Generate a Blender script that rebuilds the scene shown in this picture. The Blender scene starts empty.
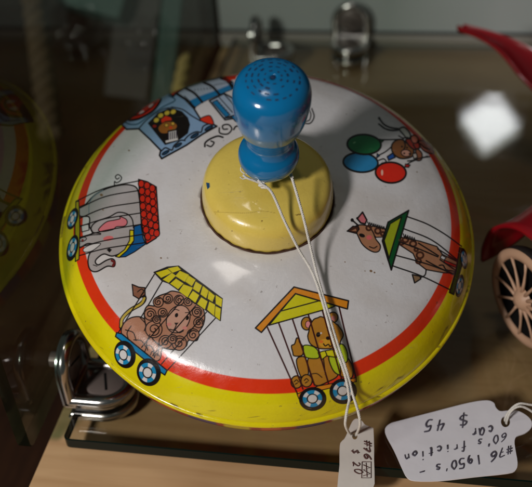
import bpy, bmesh, math, random
import numpy as np
from mathutils import Matrix, Vector
random.seed(7)
rng = np.random.default_rng(5)
sc = bpy.context.scene
sc.unit_settings.system = 'METRIC'
sc.unit_settings.scale_length = 0.1          # one unit is a decimetre
COL = sc.collection

# ------------------------------------------------------------------ camera frame
RCW = np.array([[0.9848078, 0.160, -0.062], [0.051, -0.617, -0.786], [-0.164, 0.771, -0.616]])
def _cam(phi, rho, psi):
    phi, rho, psi = map(math.radians, (phi, rho, psi))
    fw = np.array([-math.sin(psi)*math.cos(phi), math.cos(psi)*math.cos(phi), -math.sin(phi)])
    rt = np.array([math.cos(psi), math.sin(psi), 0]); dn = np.cross(fw, rt)
    R = np.array([rt, dn, fw]); c, s = math.cos(rho), math.sin(rho)
    return np.array([[c, -s, 0], [s, c, 0], [0, 0, 1]]) @ R
RCW = _cam(38, -4.5, 12.0)
# toy frame -> camera, then -> world
def _toycam():
    th, D, yaw, pit, roll = 0.9919, 4.3555, 0.0010, 0.0139, 0.0135
    C = np.array([0, -D*math.cos(th), D*math.sin(th)])
    fw = np.array([0, math.cos(th), -math.sin(th)]); rt = np.array([1., 0, 0]); up = np.cross(rt, fw)
    R = np.array([rt, -up, fw])
    c, s = math.cos(yaw), math.sin(yaw); Ry = np.array([[c, 0, s], [0, 1, 0], [-s, 0, c]])
    c, s = math.cos(pit), math.sin(pit); Rx = np.array([[1, 0, 0], [0, c, -s], [0, s, c]])
    c, s = math.cos(roll), math.sin(roll); Rz = np.array([[c, -s, 0], [s, c, 0], [0, 0, 1]])
    return C, Rz @ Rx @ Ry @ R
CT, RCT = _toycam()
RTW = RCW.T @ RCT                     # toy -> world rotation
TILT = math.acos(RTW[2, 2])
TZ = 0.70                             # tip of the toy lies this far under its rim plane
TOY = np.array([0, 0, TZ*math.cos(TILT)])
CAM = TOY - RCW.T @ (RCT @ (-CT))
def ray(x, y):
    d = RCW.T @ np.array([(x-266)/900, (y-243.5)/900, 1.]); return d
def at_depth(x, y, dep): return CAM + ray(x, y)*dep
def on_z(x, y, z=0):
    d = ray(x, y); return CAM + d*(z-CAM[2])/d[2]
def toyw(p): return RTW @ np.array(p, float) + TOY
KS = CAM[2]/3.019                     # size of the case relative to a first survey of it
def kx(x): return .712+(x-.712)*KS
def ky(y): return -3.395+(y+3.395)*KS
def depth(p): return float((RCW @ (np.array(p)-CAM))[2])
def photo(P):
    q = (P-CAM) @ RCW.T
    return q[:, 0]/q[:, 2]*900+266, q[:, 1]/q[:, 2]*900+243.5

cam = bpy.data.cameras.new('camera'); co = bpy.data.objects.new('camera', cam); COL.objects.link(co)
M = Matrix(((RCW[0][0], -RCW[1][0], -RCW[2][0], CAM[0]), (RCW[0][1], -RCW[1][1], -RCW[2][1], CAM[1]),
            (RCW[0][2], -RCW[1][2], -RCW[2][2], CAM[2]), (0, 0, 0, 1)))
co.matrix_world = M
cam.sensor_fit = 'HORIZONTAL'; cam.sensor_width = 36; cam.lens = 900/532*36
cam.clip_start = .05; cam.clip_end = 500
cam.dof.use_dof = True; cam.dof.focus_distance = 3.88; cam.dof.aperture_fstop = .85
sc.camera = co

# ------------------------------------------------------------------ materials
def lin(r, g, b):
    f = lambda v: v/12.92 if v <= .04045 else ((v+.055)/1.055)**2.4
    return (f(r/255), f(g/255), f(b/255))
def mat(name, color, rough=.5, metal=0, coat=0, noise=0, nscale=8, bump=0, bscale=40, spec=.5):
    m = bpy.data.materials.new(name); m.use_nodes = True
    nt = m.node_tree; b = nt.nodes['Principled BSDF']
    b.inputs['Roughness'].default_value = rough; b.inputs['Metallic'].default_value = metal
    b.inputs['Coat Weight'].default_value = coat; b.inputs['Coat Roughness'].default_value = .12
    b.inputs['Specular IOR Level'].default_value = spec
    tc = nt.nodes.new('ShaderNodeTexCoord')
    n = nt.nodes.new('ShaderNodeTexNoise'); n.inputs['Scale'].default_value = nscale; n.inputs['Detail'].default_value = 6
    nt.links.new(tc.outputs['Object'], n.inputs['Vector'])
    mx = nt.nodes.new('ShaderNodeMix'); mx.data_type = 'RGBA'
    c = list(color)
    mx.inputs[6].default_value = [min(1, v*(1-noise)) for v in c]+[1]
    mx.inputs[7].default_value = [min(1, v*(1+noise)) for v in c]+[1]
    nt.links.new(n.outputs['Fac'], mx.inputs[0]); nt.links.new(mx.outputs[2], b.inputs['Base Color'])
    if bump:
        n2 = nt.nodes.new('ShaderNodeTexNoise'); n2.inputs['Scale'].default_value = bscale; n2.inputs['Detail'].default_value = 4
        nt.links.new(tc.outputs['Object'], n2.inputs['Vector'])
        bp = nt.nodes.new('ShaderNodeBump'); bp.inputs['Strength'].default_value = bump; bp.inputs['Distance'].default_value = .01
        nt.links.new(n2.outputs['Fac'], bp.inputs['Height']); nt.links.new(bp.outputs['Normal'], b.inputs['Normal'])
    return m

def paint_mat(name, rough=.22, chips=.5):
    """lithographed tin: colour attribute of the printed artwork, plus scuffs, grime and small rust chips"""
    m = bpy.data.materials.new(name); m.use_nodes = True
    nt = m.node_tree; L = nt.links.new; N = nt.nodes.new; b = nt.nodes['Principled BSDF']
    b.inputs['Coat Weight'].default_value = .55; b.inputs['Coat Roughness'].default_value = .07
    at = N('ShaderNodeAttribute'); at.attribute_name = 'art'
    tc = N('ShaderNodeTexCoord')
    def noise(s, det, lo, hi, dist=0):
        n = N('ShaderNodeTexNoise'); n.inputs['Scale'].default_value = s; n.inputs['Detail'].default_value = det
        n.inputs['Distortion'].default_value = dist
        L(tc.outputs['Object'], n.inputs['Vector'])
        r = N('ShaderNodeMapRange'); r.inputs[1].default_value = lo; r.inputs[2].default_value = hi
        L(n.outputs['Fac'], r.inputs[0]); return r.outputs[0]
    g = noise(2.6, 8, .42, .75, .6)
    mul = N('ShaderNodeMath'); mul.operation = 'MULTIPLY'; mul.inputs[1].default_value = .42; L(g, mul.inputs[0])
    m1 = N('ShaderNodeMix'); m1.data_type = 'RGBA'; m1.blend_type = 'MULTIPLY'; m1.inputs[7].default_value = (.60, .50, .38, 1)
    L(mul.outputs[0], m1.inputs[0]); L(at.outputs['Color'], m1.inputs[6])
    g2 = noise(38, 3, .70, .76)
    mul2 = N('ShaderNodeMath'); mul2.operation = 'MULTIPLY'; mul2.inputs[1].default_value = chips; L(g2, mul2.inputs[0])
    m2 = N('ShaderNodeMix'); m2.data_type = 'RGBA'; m2.inputs[7].default_value = (.10, .05, .025, 1)
    L(mul2.outputs[0], m2.inputs[0]); L(m1.outputs[2], m2.inputs[6])
    pg = noise(95, 2, .35, .65)
    pm = N('ShaderNodeMapRange'); pm.inputs[3].default_value = .0; pm.inputs[4].default_value = .07; L(pg, pm.inputs[0])
    m3 = N('ShaderNodeMix'); m3.data_type = 'RGBA'; m3.blend_type = 'MULTIPLY'; m3.inputs[7].default_value = (.55, .52, .5, 1)
    L(pm.outputs[0], m3.inputs[0]); L(m2.outputs[2], m3.inputs[6])
    # hair scratches
    mp = N('ShaderNodeMapping'); mp.inputs['Scale'].default_value = (3, 60, 9); mp.inputs['Rotation'].default_value = (.2, .3, .7); L(tc.outputs['Object'], mp.inputs[0])
    sn = N('ShaderNodeTexNoise'); sn.inputs['Scale'].default_value = 2.2; sn.inputs['Detail'].default_value = 5; sn.inputs['Distortion'].default_value = .8; L(mp.outputs[0], sn.inputs['Vector'])
    sr = N('ShaderNodeMapRange'); sr.inputs[1].default_value = .69; sr.inputs[2].default_value = .74; sr.inputs[4].default_value = .45; L(sn.outputs['Fac'], sr.inputs[0])
    m4 = N('ShaderNodeMix'); m4.data_type = 'RGBA'; m4.inputs[7].default_value = (.30, .24, .18, 1)
    L(sr.outputs[0], m4.inputs[0]); L(m3.outputs[2], m4.inputs[6]); L(m4.outputs[2], b.inputs['Base Color'])
    rr = noise(14, 6, .3, .75)
    r2 = N('ShaderNodeMapRange'); r2.inputs[3].default_value = rough-.05; r2.inputs[4].default_value = rough+.17
    L(rr, r2.inputs[0]); L(r2.outputs[0], b.inputs['Roughness'])
    nb = N('ShaderNodeTexNoise'); nb.inputs['Scale'].default_value = 9; nb.inputs['Detail'].default_value = 9; nb.inputs['Roughness'].default_value = .68
    L(tc.outputs['Object'], nb.inputs['Vector'])
    bp = N('ShaderNodeBump'); bp.inputs['Strength'].default_value = .16; bp.inputs['Distance'].default_value = .02
    L(nb.outputs['Fac'], bp.inputs['Height']); L(bp.outputs['Normal'], b.inputs['Normal'])
    return m

def sheet_glass(name, tint, ior=1.5, rough=0.0, smudge=.02):
    m = bpy.data.materials.new(name); m.use_nodes = True
    nt = m.node_tree; nt.nodes.clear(); N = nt.nodes.new; L = nt.links.new
    o = N('ShaderNodeOutputMaterial'); mx = N('ShaderNodeMixShader'); t = N('ShaderNodeBsdfTransparent'); g = N('ShaderNodeBsdfGlossy')
    t.inputs[0].default_value = (*tint, 1)
    fr = N('ShaderNodeFresnel'); ge = N('ShaderNodeNewGeometry'); im = N('ShaderNodeMapRange')
    im.inputs[3].default_value = ior; im.inputs[4].default_value = 1/ior; L(ge.outputs['Backfacing'], im.inputs[0]); L(im.outputs[0], fr.inputs[0])
    tc = N('ShaderNodeTexCoord'); n = N('ShaderNodeTexNoise'); n.inputs['Scale'].default_value = 4; n.inputs['Detail'].default_value = 10; n.inputs['Distortion'].default_value = 1.2
    L(tc.outputs['Object'], n.inputs['Vector'])
    mr = N('ShaderNodeMapRange'); mr.inputs[1].default_value = .35; mr.inputs[2].default_value = .8
    mr.inputs[3].default_value = rough; mr.inputs[4].default_value = rough+smudge
    L(n.outputs['Fac'], mr.inputs[0]); L(mr.outputs[0], g.inputs['Roughness'])
    L(fr.outputs[0], mx.inputs[0]); L(t.outputs[0], mx.inputs[1]); L(g.outputs[0], mx.inputs[2]); L(mx.outputs[0], o.inputs[0])
    return m

def wood_mat(name, c1, c2, rough=.45, grain=(1.2, 14, 14)):
    m = bpy.data.materials.new(name); m.use_nodes = True
    nt = m.node_tree; N = nt.nodes.new; L = nt.links.new; b = nt.nodes['Principled BSDF']
    tc = N('ShaderNodeTexCoord'); mp = N('ShaderNodeMapping'); mp.inputs['Scale'].default_value = grain
    L(tc.outputs['Object'], mp.inputs[0])
    n = N('ShaderNodeTexNoise'); n.inputs['Scale'].default_value = 1.6; n.inputs['Detail'].default_value = 8; n.inputs['Distortion'].default_value = .5
    L(mp.outputs[0], n.inputs['Vector'])
    n2 = N('ShaderNodeTexNoise'); n2.inputs['Scale'].default_value = 1.3; n2.inputs['Detail'].default_value = 4
    L(tc.outputs['Object'], n2.inputs['Vector'])
    ad = N('ShaderNodeMath'); ad.operation = 'MULTIPLY_ADD'; ad.inputs[1].default_value = .6; ad.inputs[2].default_value = -.1
    L(n.outputs['Fac'], ad.inputs[0])
    ad2 = N('ShaderNodeMath'); ad2.operation = 'MULTIPLY_ADD'; ad2.inputs[1].default_value = .5
    L(n2.outputs['Fac'], ad2.inputs[0]); L(ad.outputs[0], ad2.inputs[2])
    r = N('ShaderNodeValToRGB'); r.color_ramp.elements[0].position = .3; r.color_ramp.elements[1].position = .68
    r.color_ramp.elements[0].color = (*c1, 1); r.color_ramp.elements[1].color = (*c2, 1)
    L(ad2.outputs[0], r.inputs[0]); L(r.outputs[0], b.inputs['Base Color'])
    b.inputs['Roughness'].default_value = rough
    return m

M_dome = paint_mat('printed_tin', .17)
M_rimband = paint_mat('printed_tin_underside', .3)
M_cap = paint_mat('yellow_enamel', .2, .35)
M_blue = mat('blue_glossy_plastic', (.001, .15, .36), .16, coat=.5, noise=.16, nscale=7, bump=.14, bscale=9)
M_mark = mat('dark_blue_mark', (.004, .025, .08), .6)  # flat dark blue for the knob's dashes and centre dot
M_rust = mat('rust', (.055, .02, .008), .8, noise=.6, nscale=20, bump=.5)
M_rim = mat('yellow_rolled_rim', lin(222, 205, 10), .28, coat=.3, noise=.14, nscale=6, bump=.2, bscale=12)
M_tip = mat('worn_steel', (.35, .33, .3), .4, metal=1)
M_chrome = mat('chrome', (.50, .48, .46), .18, metal=1, noise=.05, bump=.04, bscale=5)
M_slug = mat('grey_screw_disc', (.17, .135, .12), .42, metal=.35, noise=.1)
M_dark = mat('black_slot', (.004, .004, .004), .8, spec=.1)
M_gl = sheet_glass('shelf_glass', (.85, .86, .82), rough=.02, smudge=.09)
M_glv = sheet_glass('panel_glass', (.84, .88, .84), ior=1.26, rough=.01)
M_gedge = mat('green_glass_edge', (.001, .006, .004), .2, spec=.22)
M_pedge = M_gedge.copy(); M_pedge.name = 'panel_glass_edge'
_nt = M_pedge.node_tree; _b = _nt.nodes['Principled BSDF']; _o = [n for n in _nt.nodes if n.type == 'OUTPUT_MATERIAL'][0]
_m = _nt.nodes.new('ShaderNodeMixShader'); _m.inputs[0].default_value = .85; _t = _nt.nodes.new('ShaderNodeBsdfTransparent'); _t.inputs[0].default_value = (.55, .72, .62, 1)
_nt.links.new(_b.outputs[0], _m.inputs[1]); _nt.links.new(_t.outputs[0], _m.inputs[2]); _nt.links.new(_m.outputs[0], _o.inputs[0])
M_wood = wood_mat('maple_base', lin(194, 152, 108), lin(222, 182, 136), .5, (.8, 10, 10))
M_dkwood = wood_mat('dark_cabinet_wood', (.022, .007, .002), (.055, .019, .006), .4, (8, 1, 1))
M_grey = mat('grey_backing_board', (.42, .45, .43), .6, noise=.08, nscale=2)
M_trim = mat('pale_metal_channel', (.38, .35, .31), .4, noise=.05)
M_paper = mat('tag_card', (.72, .70, .74), .8, noise=.07, nscale=9, bump=.35, bscale=7)
M_paper2 = mat('small_tag_card', (.60, .55, .50), .8, noise=.12, nscale=9, bump=.35, bscale=7)
M_ink = mat('grey_pen_ink', (.07, .06, .085), .7)
M_inkr = mat('brown_pen_ink', (.09, .03, .025), .7)
M_str = mat('white_cotton_string', (.70, .66, .60), .9, noise=.12, nscale=40, bump=.6, bscale=60)
M_red = mat('red_tin_paint', (.25, .004, .009), .3, coat=.4, noise=.08)
M_cream = mat('tan_wheel_plastic', (.50, .30, .19), .5, noise=.06)
M_tyre = mat('dark_tyre', (.015, .011, .010), .6)
M_teal = mat('teal_paint', (.020, .060, .046), .6, noise=.1)
M_rope = mat('pale_brown_rope', (.055, .030, .009), .8, noise=.3)
M_yrope = mat('straw_rope', (.40, .30, .09), .8, noise=.3)
M_brown = mat('brown_post_wood', (.016, .008, .003), .6, noise=.3)
M_wall = mat('dark_room_brown', (.018, .008, .003), .8, noise=.3, nscale=1)

# ------------------------------------------------------------------ object helpers
def tag(o, label=None, cat=None, group=None, kind=None):
    if label: o['label'] = label
    if cat: o['category'] = cat
    if group: o['group'] = group
    if kind: o['kind'] = kind
    return o
def mesh_obj(name, verts, faces, m, parent=None, smooth=True):
    me = bpy.data.meshes.new(name); me.from_pydata([tuple(map(float, v)) for v in verts], [], faces); me.update()
    me.materials.append(m)
    if smooth: me.polygons.foreach_set('use_smooth', [True]*len(me.polygons))
    o = bpy.data.objects.new(name, me); COL.objects.link(o); o.parent = parent
    return o
def bm_obj(name, bm, m, parent=None, smooth=False, auto=None):
    me = bpy.data.meshes.new(name); bm.normal_update(); bm.to_mesh(me); bm.free(); me.materials.append(m)
    if smooth or auto: me.polygons.foreach_set('use_smooth', [True]*len(me.polygons))
    if auto: me.set_sharp_from_angle(angle=math.radians(auto))
    o = bpy.data.objects.new(name, me); COL.objects.link(o); o.parent = parent
    return o
def empty(name, loc, label, cat, group=None, rot=None):
    o = bpy.data.objects.new(name, None); COL.objects.link(o); o.empty_display_size = .1
    if rot is not None: o.matrix_world = Matrix.Translation(loc) @ rot.to_4x4()
    else: o.location = loc
    tag(o, label, cat, group); return o
def spline(pts, n=8, closed=False):
    P = [np.array(p, float) for p in pts]; out = []
    N = len(P)
    rngi = range(N) if closed else range(N-1)
    for i in rngi:
        p1, p2 = P[i], P[(i+1) % N]
        p0 = P[i-1] if (closed or i > 0) else p1*2-p2
        p3 = P[(i+2) % N] if (closed or i+2 < N) else p2*2-p1
        for k in range(n):
            t = k/n
            out.append(.5*((2*p1)+(-p0+p2)*t+(2*p0-5*p1+4*p2-p3)*t*t+(-p0+3*p1-3*p2+p3)*t**3))
    if not closed: out.append(P[-1])
    return out
def lathe_data(prof, seg, dz=0):
    vs, fs = [], []
    n = len(prof)
    for k in range(seg):
        a = 2*math.pi*k/seg; c, s = math.cos(a), math.sin(a)
        vs += [(r*c, r*s, z+dz) for r, z in prof]
    for k in range(seg):
        k2 = (k+1) % seg
        for i in range(n-1):
            fs.append((k*n+i, k*n+i+1, k2*n+i+1, k2*n+i))
    return vs, fs
def lathe(name, prof, seg, m, parent=None, dz=0, smooth=True):
    vs, fs = lathe_data(prof, seg, dz)
    # orientation: make normals point outward
    o = mesh_obj(name, vs, fs, m, parent, smooth)
    bm = bmesh.new(); bm.from_mesh(o.data); bmesh.ops.remove_doubles(bm, verts=bm.verts, dist=1e-5)
    bmesh.ops.recalc_face_normals(bm, faces=bm.faces); bm.to_mesh(o.data); bm.free()
    return o
def tube_data(pts, r, seg=8, radii=None, closed=False):
    P = [Vector(p) for p in pts]; n = len(P); vs, fs = [], []
    up = None
    for i, p in enumerate(P):
        if closed: t = (P[(i+1) % n]-P[i-1]).normalized()
        else: t = (P[min(i+1, n-1)]-P[max(i-1, 0)]).normalized()
        if up is None:
            up = t.orthogonal().normalized()
        up = (up-t*up.dot(t)).normalized(); b = t.cross(up)
        rr = radii[i] if radii else r
        for k in range(seg):
            a = 2*math.pi*k/seg; vs.append(tuple(p+(up*math.cos(a)+b*math.sin(a))*rr))
    for i in range(n if closed else n-1):
        j = (i+1) % n
        for k in range(seg):
            fs.append((i*seg+k, i*seg+(k+1) % seg, j*seg+(k+1) % seg, j*seg+k))
    if not closed:
        fs.append(tuple(range(seg-1, -1, -1))); fs.append(tuple((n-1)*seg+k for k in range(seg)))
    return vs, fs
def tube(name, pts, r, m, parent=None, seg=8, radii=None, closed=False):
    vs, fs = tube_data(pts, r, seg, radii, closed); return mesh_obj(name, vs, fs, m, parent)
def merge(datas):
    V, F = [], []
    for v, f in datas:
        b = len(V); V += list(v); F += [tuple(i+b for i in q) for q in f]
    return V, F
def box_bm(x0, x1, y0, y1, z0, z1, bev=0, seg=3):
    bm = bmesh.new(); bmesh.ops.create_cube(bm, size=1)
    for v in bm.verts:
        v.co = Vector((x0 if v.co.x < 0 else x1, y0 if v.co.y < 0 else y1, z0 if v.co.z < 0 else z1))
    if bev: bmesh.ops.bevel(bm, geom=list(bm.edges), offset=bev, segments=seg, affect='EDGES', profile=.5)
    return bm
def prism_data(outline, z0, z1):
    n = len(outline)
    vs = [(x, y, z0) for x, y in outline]+[(x, y, z1) for x, y in outline]
    fs = [tuple(range(n-1, -1, -1)), tuple(range(n, 2*n))]+[(i, (i+1) % n, n+(i+1) % n, n+i) for i in range(n)]
    return vs, fs

# ------------------------------------------------------------------ the printed artwork
# every shape is written in magnified coordinates of one picture; Crop turns them into positions seen by the camera,
# and each dome vertex looks up what is printed at its own spot.
class Crop:
    def __init__(s, x, y, k): s.x, s.y, s.k = x, y, k
    def __call__(s, *p): return [(s.x+a/s.k, s.y+b/s.k) for a, b in p]
OPS = []
BK = lin(22, 14, 14); WH = (.66, .64, .64)
def F(pts, color, out=BK, w=.9, smooth=False):
    pts = [tuple(p) for p in (spline(pts, 6, True) if smooth else pts)]
    if color is not None: OPS.append(('f', np.array(pts), color, 0))
    if out is not None: OPS.append(('s', np.array(pts+[pts[0]]), out, w*1.45))
def S(pts, w=.9, color=BK, smooth=True):
    pts = [tuple(p) for p in (spline(pts, 6) if smooth and len(pts) > 2 else pts)]
    OPS.append(('s', np.array(pts), color, w*1.45))
def EL(cx, cy, rx, ry, ang=0, a0=0, a1=360, n=36):
    t = np.radians(np.linspace(a0, a1, n, endpoint=(a1-a0 < 360))); c, s = math.cos(math.radians(ang)), math.sin(math.radians(ang))
    return [(cx+rx*math.cos(u)*c-ry*math.sin(u)*s, cy+rx*math.cos(u)*s+ry*math.sin(u)*c) for u in t]
def E_(C, cx, cy, rx, ry, color, ang=0, out=BK, w=.8):
    F(C(*EL(cx, cy, rx, ry, ang)), color, out, w)
BLUEW = lin(25, 135, 185); TAN = lin(176, 124, 98); GREY = lin(172, 166, 166)
def wheel(C, cx, cy, rx, ry, ang=0, hub=None, ph=20, k=.70):
    F(C(*EL(cx, cy, rx, ry, ang)), BK, None)
    hx, hy = hub or (cx, cy)
    F(C(*EL(hx, hy, rx*k, ry*k, ang)), BLUEW, None)
    for j in range(4):
        a = ph+j*90
        outer = EL(hx, hy, rx*k*.98, ry*k*.98, ang, a, a+38, 8); inner = EL(hx, hy, rx*k*.5, ry*k*.5, ang, a, a+38, 8)
        F(C(*(outer+inner[::-1])), WH, None)
    F(C(*EL(hx, hy, rx*k*.60, ry*k*.60, ang)), BK, None)
    F(C(*EL(hx, hy, rx*k*.46, ry*k*.46, ang)), WH, None)

def art():
    # ---------- steam engine
    A, B = Crop(115, 90, 6.957), Crop(170, 68, 6.0875)
    LB = lin(128, 158, 190); MB = lin(24, 118, 172); ORR = lin(214, 48, 18)
    boiler = B((35, 155), (95, 118), (195, 85), (300, 58), (345, 60), (385, 90), (388, 125), (300, 160), (195, 208), (145, 242))
    F(boiler, lin(168, 180, 198), BK, 1.1)
    F(B((104, 205), (190, 168), (290, 132), (386, 92), (388, 125), (300, 160), (195, 208), (145, 242)), MB, None)
    S(B((104, 205), (190, 168), (290, 132), (386, 92)), .5, LB)
    F(B((320, 62), (372, 45), (405, 50), (400, 70), (360, 75)), ORR, None)
    S(B((312, 60), (352, 78), (382, 118)), 2.4); S(B((326, 66), (362, 84)), 1.0, lin(120, 20, 15))
    for a in (((92, 122), (150, 155), (196, 208)), ((200, 86), (255, 112), (300, 160)), ((40, 155), (100, 195), (150, 242))):
        S(B(*a), 1.7)
    for x0, y0, x1, y1 in ((88, 168, 128, 208), (150, 130, 262, 118), (270, 100, 345, 85)):
        for j in range(7):
            t = j/6; x, y = x0+(x1-x0)*t, y0+(y1-y0)*t
            S(B((x, y), (x+4, y+8)), .45, BK, False)
    cab = A((45, 238), (80, 274), (165, 270), (245, 345), (318, 420), (310, 455), (325, 478)) + \
        B((100, 470), (200, 402), (285, 355), (262, 342), (190, 318), (145, 246), (90, 190), (35, 155)) + A((405, 45), (370, 20), (300, 50), (200, 130), (110, 190))
    F(cab, LB, BK, 1.3)
    # red and white ornament over the cab
    F(A((95, 205), (150, 160), (235, 85), (300, 55), (318, 70), (270, 140), (190, 190), (130, 208)), lin(205, 40, 25), BK, 1.6, True)
    for x, y in ((185, 155), (250, 108)): E_(A, x, y, 20, 9, lin(220, 190, 190), -35, None)
    S(A((125, 182), (190, 165), (250, 125), (290, 80)), .9)
    S(A((70, 225), (110, 240), (160, 235), (225, 190), (330, 120), (418, 72), (372, 40)), .8, lin(20, 70, 90))
    S(A((165, 270), (225, 205), (330, 135), (410, 122)), .8)
    S(B((10, 238), (75, 252), (130, 290), (185, 322)), .9)
    win = A((235, 232), (300, 165), (370, 135)) + B((25, 252), (70, 268), (105, 305), (117, 345), (105, 395), (60, 430)) + A((430, 352), (350, 377))
    F(win, lin(20, 10, 8), BK, 1.2)
    # stoker bear in the window
    BR = lin(150, 90, 30)
    for x, y in ((288, 210), (318, 178), (362, 160), (405, 152)): E_(A, x, y, 21, 17, lin(210, 180, 60), -30, BK, .5)
    F(A((318, 205), (350, 178), (390, 190), (398, 212), (352, 218), (325, 238)), ORR, BK, .5)
    F(A((300, 262), (340, 225), (400, 220), (432, 245), (420, 275), (370, 300), (320, 300)), BR, BK, .6, True)
    E_(A, 358, 245, 13, 12, lin(205, 160, 60), 0, BK, .4); E_(A, 402, 234, 13, 12, lin(205, 160, 60), 0, BK, .4)
    E_(A, 275, 252, 14, 10, lin(140, 30, 20), 0, None); E_(A, 388, 262, 12, 8, lin(200, 60, 30), 0, None)
    F(A((370, 285), (428, 274), (442, 350), (350, 372), (348, 350), (372, 345)), lin(205, 200, 196), BK, .7)
    for j in range(5): S(A((372+j*14, 300-j*3), (372+j*14, 345-j*3)), .8, lin(40, 30, 50), False)
    S(A((368, 290), (430, 277)), .8, BK, False)
    S(A((322, 425), (352, 402), (395, 418), (412, 385), (455, 352), (487, 352)), 1.0)
    S(B((90, 435), (112, 412), (140, 395), (165, 388), (190, 390), (202, 356), (238, 340), (262, 342)), 1.0)
    for C, x, y in ((A, 352, 436), (A, 440, 384), (B, 150, 412), (B, 236, 366)): E_(C, x, y, 27, 9, lin(20, 60, 90), -30, BK, .8)
    F(B((182, 312), (228, 290), (250, 298), (265, 342), (218, 335)), ORR, BK, .8, True)
    # smoke stack
    F(B((240, 200), (330, 155), (395, 190), (420, 235), (430, 300), (335, 316)), lin(158, 176, 198), BK, 1.2)
    F(B((258, 208), (285, 195), (365, 285), (340, 300)), MB, BK, .6)
    S(B((330, 160), (400, 240), (415, 285)), .8); S(B((300, 180), (380, 270)), .7)
    F(B((330, 305), (430, 278), (436, 325), (400, 325), (375, 300)), MB, BK, .9)
    for j in range(6): S(B((285+j*13, 200+j*15), (292+j*13, 196+j*15)), .5, BK, False)
    S(B((300, 365), (304, 396), (350, 402), (376, 372), (356, 345), (322, 350), (325, 372), (350, 372)), 1.1)
    S(B((388, 375), (402, 356), (440, 350)), 1.2)
    S(B((212, 478), (215, 455), (245, 432), (290, 415), (322, 422)), 1.3); S(B((225, 470), (250, 478), (268, 455), (250, 445)), 1.1)
    D = Crop(300, 60, 6.087)
    S(D((20, 385), (62, 385), (86, 345), (72, 296)), 1.0); S(D((30, 375), (58, 365), (66, 330), (55, 305)), .9)
    # ---------- elephant car
    C = Crop(60, 170, 4.427); E2 = Crop(60, 215, 8.117); E3 = Crop(110, 170, 6.083)
    body = [(86, 204), (91, 198.5), (97, 193.5), (107, 188.5), (120, 185.2), (130, 185), (137, 188.5), (139.5, 200), (141, 215), (143, 225),
            (142, 231), (133, 244), (126, 250.5), (113, 256), (104, 254), (97.5, 258), (95.3, 262), (98.5, 264.8), (106, 260.5), (112, 258.8),
            (115, 261.5), (114, 266.5), (107, 266.3), (97, 271.5), (90.5, 270), (88, 262), (90, 253), (97, 246), (88, 243.5), (79.7, 247.5),
            (79.2, 239), (92, 233.5), (89.5, 226.5), (89, 217), (80, 216), (79, 208)]
    F(body, GREY, BK, 1.0, True)
    F(E2((330, 95), (380, 55), (440, 42), (487, 30))+E3((60, 283), (98, 300), (104, 325), (85, 342), (40, 345))+E2((430, 118), (350, 135), (312, 125)), lin(214, 120, 128), BK, .7, True)
    S(E2((330, 150), (262, 138), (256, 95), (300, 52), (400, 15))+E3((50, 258), (105, 268), (135, 300), (143, 352)), .9)
    F(E2(*EL(392, 190, 42, 20, -8)), lin(214, 110, 112), None)
    F(E2((378, 282), (400, 268), (422, 282), (402, 306)), BK, None)
    F(C((328, 250), (358, 240), (368, 300), (379, 328), (330, 362), (290, 384), (262, 386), (300, 350), (325, 318)), lin(12, 88, 150), BK, .8)
    F(C((309, 266), (326, 267), (327, 312), (295, 358), (262, 387), (246, 383), (286, 352), (308, 312)), lin(215, 200, 20), BK, .8)
    F(E2((172, 85), (232, 75), (236, 122), (178, 138)), WH, BK, .7)
    S(E2((160, 185), (200, 180), (215, 195), (185, 215), (160, 210)), .6); E_(E2, 183, 205, 10, 10, lin(120, 40, 40), 0, None)
    F(E2((190, 275), (240, 245), (290, 232), (330, 235), (262, 290), (200, 300)), WH, BK, .6, True)
    S(E2((420, 370), (440, 385), (430, 410)), 1.6, lin(110, 30, 30)); S(E2((270, 405), (300, 415)), .6); S(E2((150, 190), (240, 165), (330, 158)), .7)
    S(C((128, 195), (130, 150), (150, 115), (190, 90)), .6, lin(110, 130, 140))
    for p in (((72, 138), (200, 80), (350, 48)), ((74, 175), (200, 118), (354, 90)), ((78, 218), (200, 168), (356, 142)), ((80, 252), (200, 216), (358, 190)),
              ((80, 300), (200, 268), (362, 240)), ((78, 345), (200, 312), (366, 285)), ((75, 382), (200, 348), (374, 322))): S(C(*p), .85)
    F(C((70, 140), (84, 138), (88, 260), (84, 395), (68, 405), (66, 260)), lin(175, 165, 10), BK, .8)
    F(C((348, 42), (385, 52), (426, 75), (440, 282), (425, 302), (383, 328), (372, 290), (360, 235), (354, 140)), lin(196, 40, 22), BK, 1.0)
    for i, col in enumerate((((190, 84), (194, 128), (198, 174), (200, 220), (205, 268), (211, 318), (219, 364), (230, 405)),
                             ((225, 95), (230, 136), (231, 182), (235, 230), (241, 280), (249, 330), (256, 378)),
                             ((257, 112), (259, 155), (261, 198), (265, 245), (272, 295), (279, 342), (284, 385)))):
        for x, y in col: F(E3(*EL(x, y, 18, 22)), lin(200, 40, 20), BK, .75)
    S(E3((27, 92), (28, 70), (40, 78), (62, 66), (70, 45), (50, 28), (33, 40), (42, 56), (56, 48)), .8)
    wheel(E2, 102, 268, 44, 110, 14, (100, 262)); wheel(E2, 103, 30, 40, 92, 18, (99, 32))
    # ---------- lion car
    C = Crop(100, 260, 3.6077); N2 = Crop(160, 262, 6.957); N3 = Crop(112, 325, 6.957); N1 = Crop(112, 275, 6.957)
    S(C((76, 242), (80, 212), (108, 182), (148, 158), (161, 138), (150, 118)), 3.0); S(C((76, 240), (80, 212), (108, 182), (148, 158), (160, 138)), 1.5, lin(190, 165, 60))
    F(C((116, 88), (140, 98), (162, 100), (163, 125), (140, 140), (120, 128)), lin(140, 92, 70), BK, .9); S(C((135, 115), (150, 105), (158, 115), (148, 128)), .7)
    for p in (((196, 52), (66, 262)), ((224, 78), (102, 285))): S(C(*p), .9, BK, False)
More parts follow.
